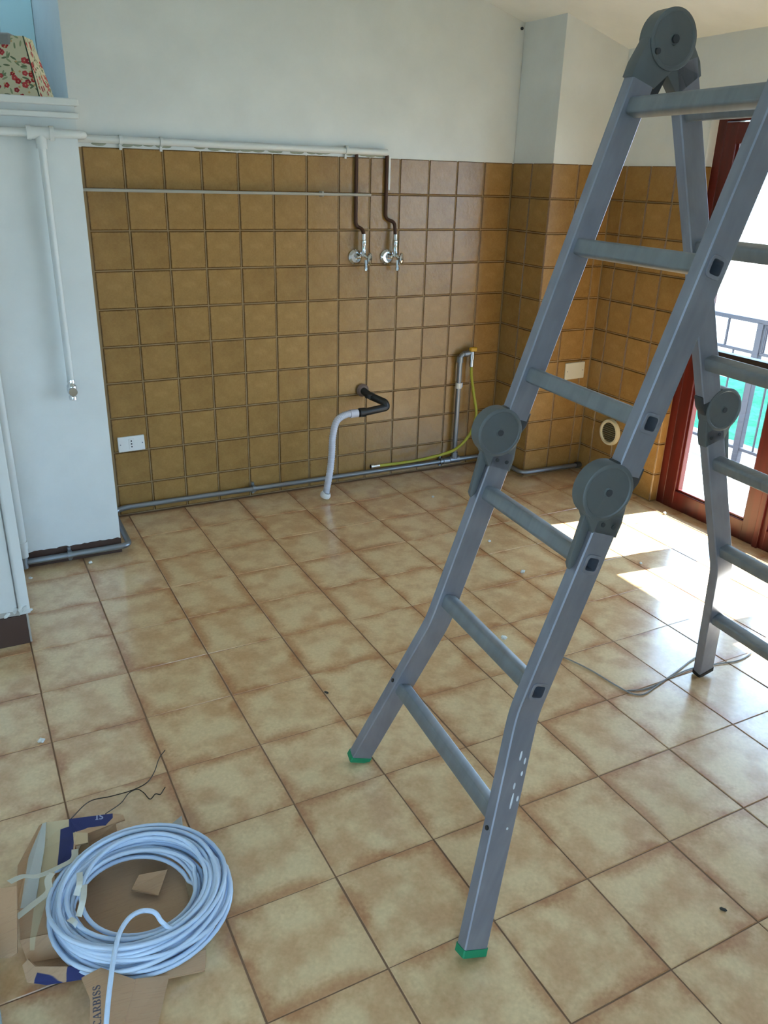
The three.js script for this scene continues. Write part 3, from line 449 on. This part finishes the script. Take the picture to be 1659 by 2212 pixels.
{ // flowered bag on the ledge
  const b = thing('flowered_bag', 'cream bag printed with red flowers standing on the white ledge', 'bag', [-0.221, 1.653, 0.18], -0.42);
  const cv = document.createElement('canvas'); cv.width = cv.height = 512; const x = cv.getContext('2d'), r = rng(77); x.fillStyle = '#d9d2b4'; x.fillRect(0, 0, 512, 512);
  for (let i = 0; i < 60; i++) { x.fillStyle = ['#7f8f6a', '#9aa27c', '#6e7a5a'][i % 3]; x.save(); x.translate(r() * 512, r() * 512); x.rotate(r() * 6.3); x.beginPath(); x.ellipse(0, 0, 26, 8, 0, 0, 6.3); x.fill(); x.restore(); }
  for (let i = 0; i < 42; i++) { x.fillStyle = ['#b52b2f', '#c9484a', '#a5343a'][i % 3]; const a = r() * 512, c = r() * 512, s = 13 + r() * 13; for (let k = 0; k < 5; k++) { x.beginPath(); x.arc(a + Math.cos(k * 1.26) * s * 0.6, c + Math.sin(k * 1.26) * s * 0.6, s * 0.6, 0, 6.3); x.fill(); } x.fillStyle = '#d8a08c'; x.beginPath(); x.arc(a, c, s * 0.25, 0, 6.3); x.fill(); }
  for (let i = 0; i < 24; i++) { x.fillStyle = '#cdaa78'; x.beginPath(); x.arc(r() * 512, r() * 512, 9, 0, 6.3); x.fill(); }
  const tex = new THREE.CanvasTexture(cv); tex.colorSpace = THREE.SRGBColorSpace; const m = std({ map: tex, roughness: 0.85 });
  const wb = 0.105, db = 0.085, wt = 0.062, dt = 0.045, h = 0.185, P = [], U = [], q = (a, bb, c, d) => { const uv = [[0, 0], [1, 0], [0.85, 1], [0.15, 1]]; [[a, 0], [bb, 1], [c, 2], [a, 0], [c, 2], [d, 3]].forEach(([p, k]) => { P.push(...p); U.push(...uv[k]); }); };
  const B = [[-wb, 0, db], [wb, 0, db], [wb, 0, -db], [-wb, 0, -db]], T2 = [[-wt, h, dt], [wt, h, dt], [wt, h, -dt], [-wt, h, -dt]]; for (let i = 0; i < 4; i++) { const j = (i + 1) % 4; q(B[i], B[j], T2[j], T2[i]); } q(T2[0], T2[1], T2[2], T2[3]); q(B[3], B[2], B[1], B[0]);
  const g = new THREE.BufferGeometry(); g.setAttribute('position', new THREE.Float32BufferAttribute(P, 3)); g.setAttribute('uv', new THREE.Float32BufferAttribute(U, 2)); g.computeVertexNormals(); obj('bag_body', g, m, b);
  const seam = std({ color: 0x2f4a37, roughness: 0.7 }); obj('edge_piping', [0, 1].map((i) => tube([V(...B[i]), V(...T2[i])], 0.0022, 6)), seam, b);
  obj('grey_lid', [rbox(-wt - 0.004, wt * 0.35, h - 0.03, h + 0.008, -dt, dt + 0.008, 0.008)], std({ color: 0x8d9090, roughness: 0.7 }), b);
}

// ------------------------------------------------------------------ things on the floor
{ // torn cardboard box
  const c = thing('cardboard_box', 'torn open brown cardboard box with blue print under the cable coil', 'box', [-0.42, 0, 2.1]);
  const cv = document.createElement('canvas'); cv.width = cv.height = 1024; const x = cv.getContext('2d'), X0 = -0.75, Z0 = 1.7, SC = 1024 / 0.8;
  x.fillStyle = '#c09c7a'; x.fillRect(0, 0, 1024, 1024); const r = rng(31);
  for (let i = 0; i < 4000; i++) { x.fillStyle = r() < 0.5 ? 'rgba(120,95,70,0.10)' : 'rgba(205,185,155,0.10)'; x.fillRect(r() * 1024, r() * 1024, 10 + r() * 40, 1.5); }
  const at = (px, py, h) => { const p = onFloor(px, py, h); return [(p.x - X0) * SC, (p.z - Z0) * SC]; };
  const poly = (col, h, ...pts) => { x.fillStyle = col; x.beginPath(); pts.forEach(([a, b], i) => { const [u, v] = at(a, b, h); i ? x.lineTo(u, v) : x.moveTo(u, v); }); x.closePath(); x.fill(); };
  poly('#cdbb98', 0.05, [92, 1778], [152, 1770], [150, 1790], [134, 1794], [122, 1872], [70, 2030], [60, 2030], [82, 1880]);
  poly('#2f3566', 0.05, [150, 1769], [244, 1757], [244, 1770], [228, 1784], [190, 1790], [162, 1801], [156, 1858], [124, 1872], [131, 1794], [150, 1790]);
  poly('#cdb58f', 0.05, [158, 1802], [189, 1799], [189, 1820], [160, 1825]);
  { const [u, v] = at(206, 1776, 0.05), [u2, v2] = at(236, 1771, 0.05); x.save(); x.translate(u, v); x.rotate(Math.atan2(v2 - v, u2 - u)); x.fillStyle = '#aab0cc'; x.font = 'bold 26px sans-serif'; x.fillText('IS', 0, 0); x.restore(); }
  poly('#2f3566', 0.03, [70, 2112], [80, 2100], [140, 2112], [150, 2095], [190, 2092], [198, 2112], [170, 2118], [120, 2130]);
  { const [u, v] = at(214, 2212, 0.05), [u2, v2] = at(212, 2130, 0.05); x.save(); x.translate(u, v); x.rotate(Math.atan2(v2 - v, u2 - u)); x.fillStyle = '#4b4c5e'; x.font = 'bold 24px serif'; x.fillText('CARBISS', -14, 6); x.restore(); }
  const tex = new THREE.CanvasTexture(cv); tex.colorSpace = THREE.SRGBColorSpace; tex.flipY = false; const m = std({ map: tex, roughness: 0.85 });
  const put = (name, th, ...pts) => { const w = pts.map(([a, b, h]) => onFloor(a, b, h)), g = slab(w, th), p = g.attributes.position, uv = new Float32Array(p.count * 2); for (let i = 0; i < p.count; i++) { uv[2 * i] = (p.getX(i) - X0) / 0.8; uv[2 * i + 1] = (p.getZ(i) - Z0) / 0.8; } g.setAttribute('uv', new THREE.BufferAttribute(uv, 2)); g.translate(0.42, 0, -2.1); return obj(name, g, m, c); };
  put('bottom_panel', 0.003, [95, 1850, 0.005], [385, 1800, 0.005], [400, 1905, 0.005], [440, 2075, 0.005], [300, 2100, 0.005], [60, 2085, 0.005]);
  put('side_panel', 0.004, [92, 1778, 0.06], [152, 1769, 0.06], [165, 1800, 0.055], [156, 1862, 0.05], [118, 1890, 0.05], [125, 2012, 0.045], [44, 2030, 0.03], [40, 1960, 0.03], [62, 1850, 0.035]);
  put('back_flap', 0.004, [150, 1769, 0.06], [244, 1757, 0.058], [266, 1760, 0.055], [270, 1770, 0.052], [248, 1778, 0.05], [190, 1800, 0.05], [190, 1820, 0.048], [160, 1826, 0.05]);
  put('back_wall', 0.004, [190, 1792, 0.05], [250, 1778, 0.05], [255, 1815, 0.008], [165, 1850, 0.008]);
  put('outer_side', 0.004, [62, 1848, 0.034], [92, 1778, 0.058], [84, 1784, 0.01], [38, 1870, 0.004], [34, 1965, 0.004], [42, 1960, 0.03]);
  put('raised_flap', 0.004, [-40, 1925, 0.10], [36, 1914, 0.10], [37, 2058, 0.06], [22, 2068, 0.055], [-40, 2070, 0.055]);
  put('inner_wall', 0.004, [42, 2030, 0.032], [125, 2014, 0.046], [180, 2060, 0.01], [60, 2080, 0.006]);
  put('front_rim', 0.004, [48, 2085, 0.035], [60, 2072, 0.04], [76, 2088, 0.035], [140, 2094, 0.035], [160, 2088, 0.045], [192, 2090, 0.045], [200, 2106, 0.04], [180, 2116, 0.02], [100, 2128, 0.012], [58, 2122, 0.015]);
  put('lettered_flap', 0.004, [176, 2112, 0.055], [218, 2090, 0.06], [293, 2116, 0.05], [262, 2235, 0.06], [190, 2240, 0.06], [196, 2160, 0.06]);
  put('front_flap', 0.004, [293, 2114, 0.045], [366, 2106, 0.02], [335, 2240, 0.03], [255, 2240, 0.05]);
  put('corner_flap', 0.004, [305, 2104, 0.03], [380, 2065, 0.025], [445, 2052, 0.012], [443, 2096, 0.006], [366, 2112, 0.018]);
  put('curled_tab', 0.003, [300, 1890, 0.035], [362, 1878, 0.03], [342, 1934, 0.02], [318, 1928, 0.028], [284, 1922, 0.024]);
  const clear = new THREE.MeshPhysicalMaterial({ color: 0xe8ecea, roughness: 0.25, transmission: 0.55, thickness: 0 });
  const sheet = (name, ...pts) => { const g = slab(pts.map(([a, b, h]) => onFloor(a, b, h)), 0.0006); g.translate(0.42, 0, -2.1); return obj(name, g, clear, c); };
  sheet('clear_tape', [62, 1850, 0.038], [92, 1779, 0.062], [100, 1776, 0.064], [96, 1830, 0.058], [75, 1960, 0.04], [44, 1962, 0.034]);
  sheet('clear_tape', [358, 1790, 0.01], [392, 1762, 0.05], [396, 1800, 0.015], [388, 1815, 0.008]);
  const rib = (...pts) => { const w = spline(pts.map(([a, b, h]) => onFloor(a, b, h)), 30); const g = sweep(w, [[-0.007, 0], [0.007, 0], [0.007, 0.0006], [-0.007, 0.0006]]); g.translate(0.42, 0, -2.1); return obj('paper_strip', toCreasedNormals(g, 0.6), std({ color: 0xc9c6b6, roughness: 0.8 }), c); };
  rib([20, 1906, 0.11], [50, 1893, 0.1], [80, 1893, 0.085], [130, 1872, 0.08], [158, 1856, 0.075], [162, 1835, 0.06]);
  rib([36, 1982, 0.075], [70, 1955, 0.075], [105, 1925, 0.075], [104, 1900, 0.08], [112, 1886, 0.083]);
}
{ // coil of pale blue cable
  const k = thing('cable_coil', 'loose coil of pale blue electric cable lying on torn cardboard', 'cable', [-0.366, 0.01, 2.185]);
  const blue = std({ color: 0xc9ddf5, roughness: 0.3 }), pts = [], N = 46, S = 44, r = rng(5);
  const turns = Array.from({ length: N + 1 }, () => [0.094 + 0.083 * Math.sqrt(r()), r(), r() * 6.28, (r() - 0.5) * 0.016, (r() - 0.5) * 0.016, r()]);
  for (let i = 0; i < N * S; i++) {
    const t = i / S, a = t * 2 * Math.PI, k0 = Math.floor(t), f = smooth(0, 1, t - k0), A = turns[k0], B = turns[k0 + 1];
    const rad = mix(A[0], B[0], f) + 0.004 * Math.sin(a * 2 + A[2]), cx = mix(A[3], B[3], f), cz = mix(A[4], B[4], f);
    const bulge = 1 - ((rad - 0.136) / 0.05) ** 2, y = 0.014 + clamp(bulge, 0.12, 1) * 0.055 * mix(A[1], B[1], f) + 0.016 * (k0 / N) + 0.004 * Math.sin(a * 1.0 + A[5] * 6);
    pts.push(V(cx + rad * Math.cos(a) * 1.02, y + 0.006 * Math.cos(a + 2.6), cz + rad * Math.sin(a) * 0.98));
  }
  obj('cable_turns', sweep(pts, circle(0.0047, 7)), blue, k);
  const end = [[452, 1985, 0.055], [415, 1998, 0.06], [372, 2006, 0.075], [350, 1992, 0.09], [335, 1972, 0.105], [312, 1967, 0.115], [285, 1978, 0.12], [262, 2008, 0.12], [248, 2056, 0.115], [240, 2110, 0.105], [233, 2170, 0.085], [228, 2240, 0.06], [228, 2290, 0.03]].map(([a, b, h]) => onFloor(a, b, h).sub(V(-0.366, 0.01, 2.185)));
  obj('loose_end', tube(spline(end, 90), 0.0047, 9), blue, k);
  const out = [[190, 1855, 0.05], [150, 1872, 0.06], [118, 1882, 0.07]].map(([a, b, h]) => onFloor(a, b, h).sub(V(-0.366, 0.01, 2.185))); obj('loose_end', tube(spline(out, 20), 0.0047, 8), blue, k);
  const tape = std({ color: 0xd7d8cf, roughness: 0.6 });
  for (const [a, b, c2, d2] of [[172, 1885, 165, 1935], [182, 1912, 170, 1980], [150, 1985, 165, 1998]]) {
    const p = spline([onFloor(a, b, 0.095), onFloor((a + c2) / 2 + 3, (b + d2) / 2, 0.1), onFloor(c2, d2, 0.085)].map((q) => q.sub(V(-0.366, 0.01, 2.185))), 14); obj('tape_tag', toCreasedNormals(sweep(p, [[-0.006, 0], [0.006, 0], [0.006, 0.0008], [-0.006, 0.0008]]), 0.6), tape, k);
  }
}
{ // bottle wrap at the frame's edge, wires, cable, crumbs
  const wrap = new THREE.MeshPhysicalMaterial({ color: 0xcfe4f2, roughness: 0.15, transmission: 0.5, thickness: 0 });
  const p0 = onFloor(2, 2215, 0), bt = thing('plastic_wrap', 'crumpled clear plastic wrap lying beside the torn box', 'plastic wrap', [p0.x - 0.03, 0, p0.z]);
  const g = new THREE.CylinderGeometry(0.035, 0.04, 0.22, 22, 16); { const p = g.attributes.position; for (let i = 0; i < p.count; i++) { const a = Math.atan2(p.getZ(i), p.getX(i)), k = 1 + 0.2 * (fbm(a * 2 + 9, p.getY(i) * 20, 600, 3) - 0.5) + 0.05 * Math.sin(a * 7); p.setX(i, p.getX(i) * k); p.setZ(i, p.getZ(i) * k); } g.computeVertexNormals(); } g.rotateX(-1.25); g.translate(0, 0.075, 0.02); obj('wrap_body', g, wrap, bt);
  const dark = std({ color: 0x3a3026, roughness: 0.5, metalness: 0.4 }), wire = (label, ...pts) => { const w = pts.map(([a, b, h]) => onFloor(a, b, h)), o = w[0].clone().setY(0); const t = thing('bent_wire', label, 'wire', o.toArray()); obj('strand', tube(spline(w.map((q) => q.clone().sub(o)), 60), 0.0013, 6), dark, t); };
  wire('dark wire with a straight forked tip lying behind the box', [152, 1770, 0.03], [196, 1730, 0.012], [240, 1720, 0.004], [288, 1706, 0.003], [318, 1690, 0.003], [333, 1668, 0.003], [345, 1636, 0.005], [357, 1620, 0.01]);
  wire('dark wire with a crinkled end lying behind the box', [228, 1758, 0.03], [262, 1734, 0.01], [280, 1712, 0.003], [296, 1705, 0.003], [310, 1712, 0.004], [325, 1726, 0.003], [336, 1715, 0.008], [346, 1716, 0.003], [352, 1708, 0.004], [357, 1700, 0.008]);
  const grey = std({ color: 0x8e8a84, roughness: 0.5 }), cab = (label, ...pts) => { const w = pts.map(([a, b]) => onFloor(a, b, 0.003)), o = w[0].clone().setY(0), t = thing('thin_cable', label, 'cable', o.toArray()); obj('cable', tube(spline(w.map((q) => q.clone().sub(o)), 70), 0.0023, 7), grey, t); };
  cab('thin grey cable bending sharply on the floor under the ladder', [1180, 1405], [1230, 1425], [1275, 1447], [1330, 1480], [1365, 1498], [1388, 1500], [1415, 1484], [1460, 1452], [1500, 1422], [1530, 1408]);
  cab('thin grey cable passing the dark ladder foot towards the garden door', [1350, 1492], [1395, 1488], [1450, 1462], [1500, 1442], [1548, 1434], [1600, 1425], [1640, 1395], [1690, 1340]);
  const chips = [[90, 1603, 0.012, 'white crumb of plaster beside a joint near the wall end'], [1088, 1380, 0.013, 'upright white plaster crumb behind the bent ladder rung'], [1129, 1237, 0.012, 'white plaster crumb on the floor between the ladder stiles'], [1057, 1170, 0.009, 'small white plaster crumb beside the far ladder stile'], [935, 1074, 0.009, 'small white plaster crumb on the floor near the gas pipe'], [1384, 1218, 0.008, 'white plaster crumb at the sunlit floor beside the ladder'], [66, 1250, 0.009, 'white plaster crumb below the half wall skirting'], [195, 1217, 0.01, 'plaster crumb on the floor under the pipe clip'], [1436, 1110, 0.01, 'white plaster crumb at the foot of the red door frame']];
  chips.forEach(([a, b, s, label]) => { const p = onFloor(a, b, 0), gg = new THREE.IcosahedronGeometry(s * 0.75, 1), q = gg.attributes.position; for (let i = 0; i < q.count; i++) { const n = 0.7 + 0.6 * hash(Math.round(q.getX(i) * 9000), Math.round(q.getY(i) * 9000 + q.getZ(i) * 5000), 3); q.setXYZ(i, q.getX(i) * n, q.getY(i) * n * 0.7, q.getZ(i) * n); } gg.computeVertexNormals(); gg.translate(0, s * 0.42, 0); const m = obj('plaster_crumb', gg, plaster); m.position.copy(p); tag(m, label, 'crumb', 'plaster crumbs on the floor'); });
  const dk = std({ color: 0x3b3733, roughness: 0.8 }); [[1562, 1966, 0.006, 'dark speck on the near floor tiles right of the ladder'], [705, 1497, 0.006, 'dark splinter on a floor tile joint left of the ladder']].forEach(([a, b, s, label]) => { const p = onFloor(a, b, 0), gg = new THREE.DodecahedronGeometry(s, 0); gg.scale(0.8, 0.5, 1.4); gg.translate(0, s * 0.4, 0); const m = obj('dark_speck', gg, dk); m.position.copy(p); m.rotation.y = 0.6; tag(m, label, 'debris'); });
}
renderer.render(scene, camera);
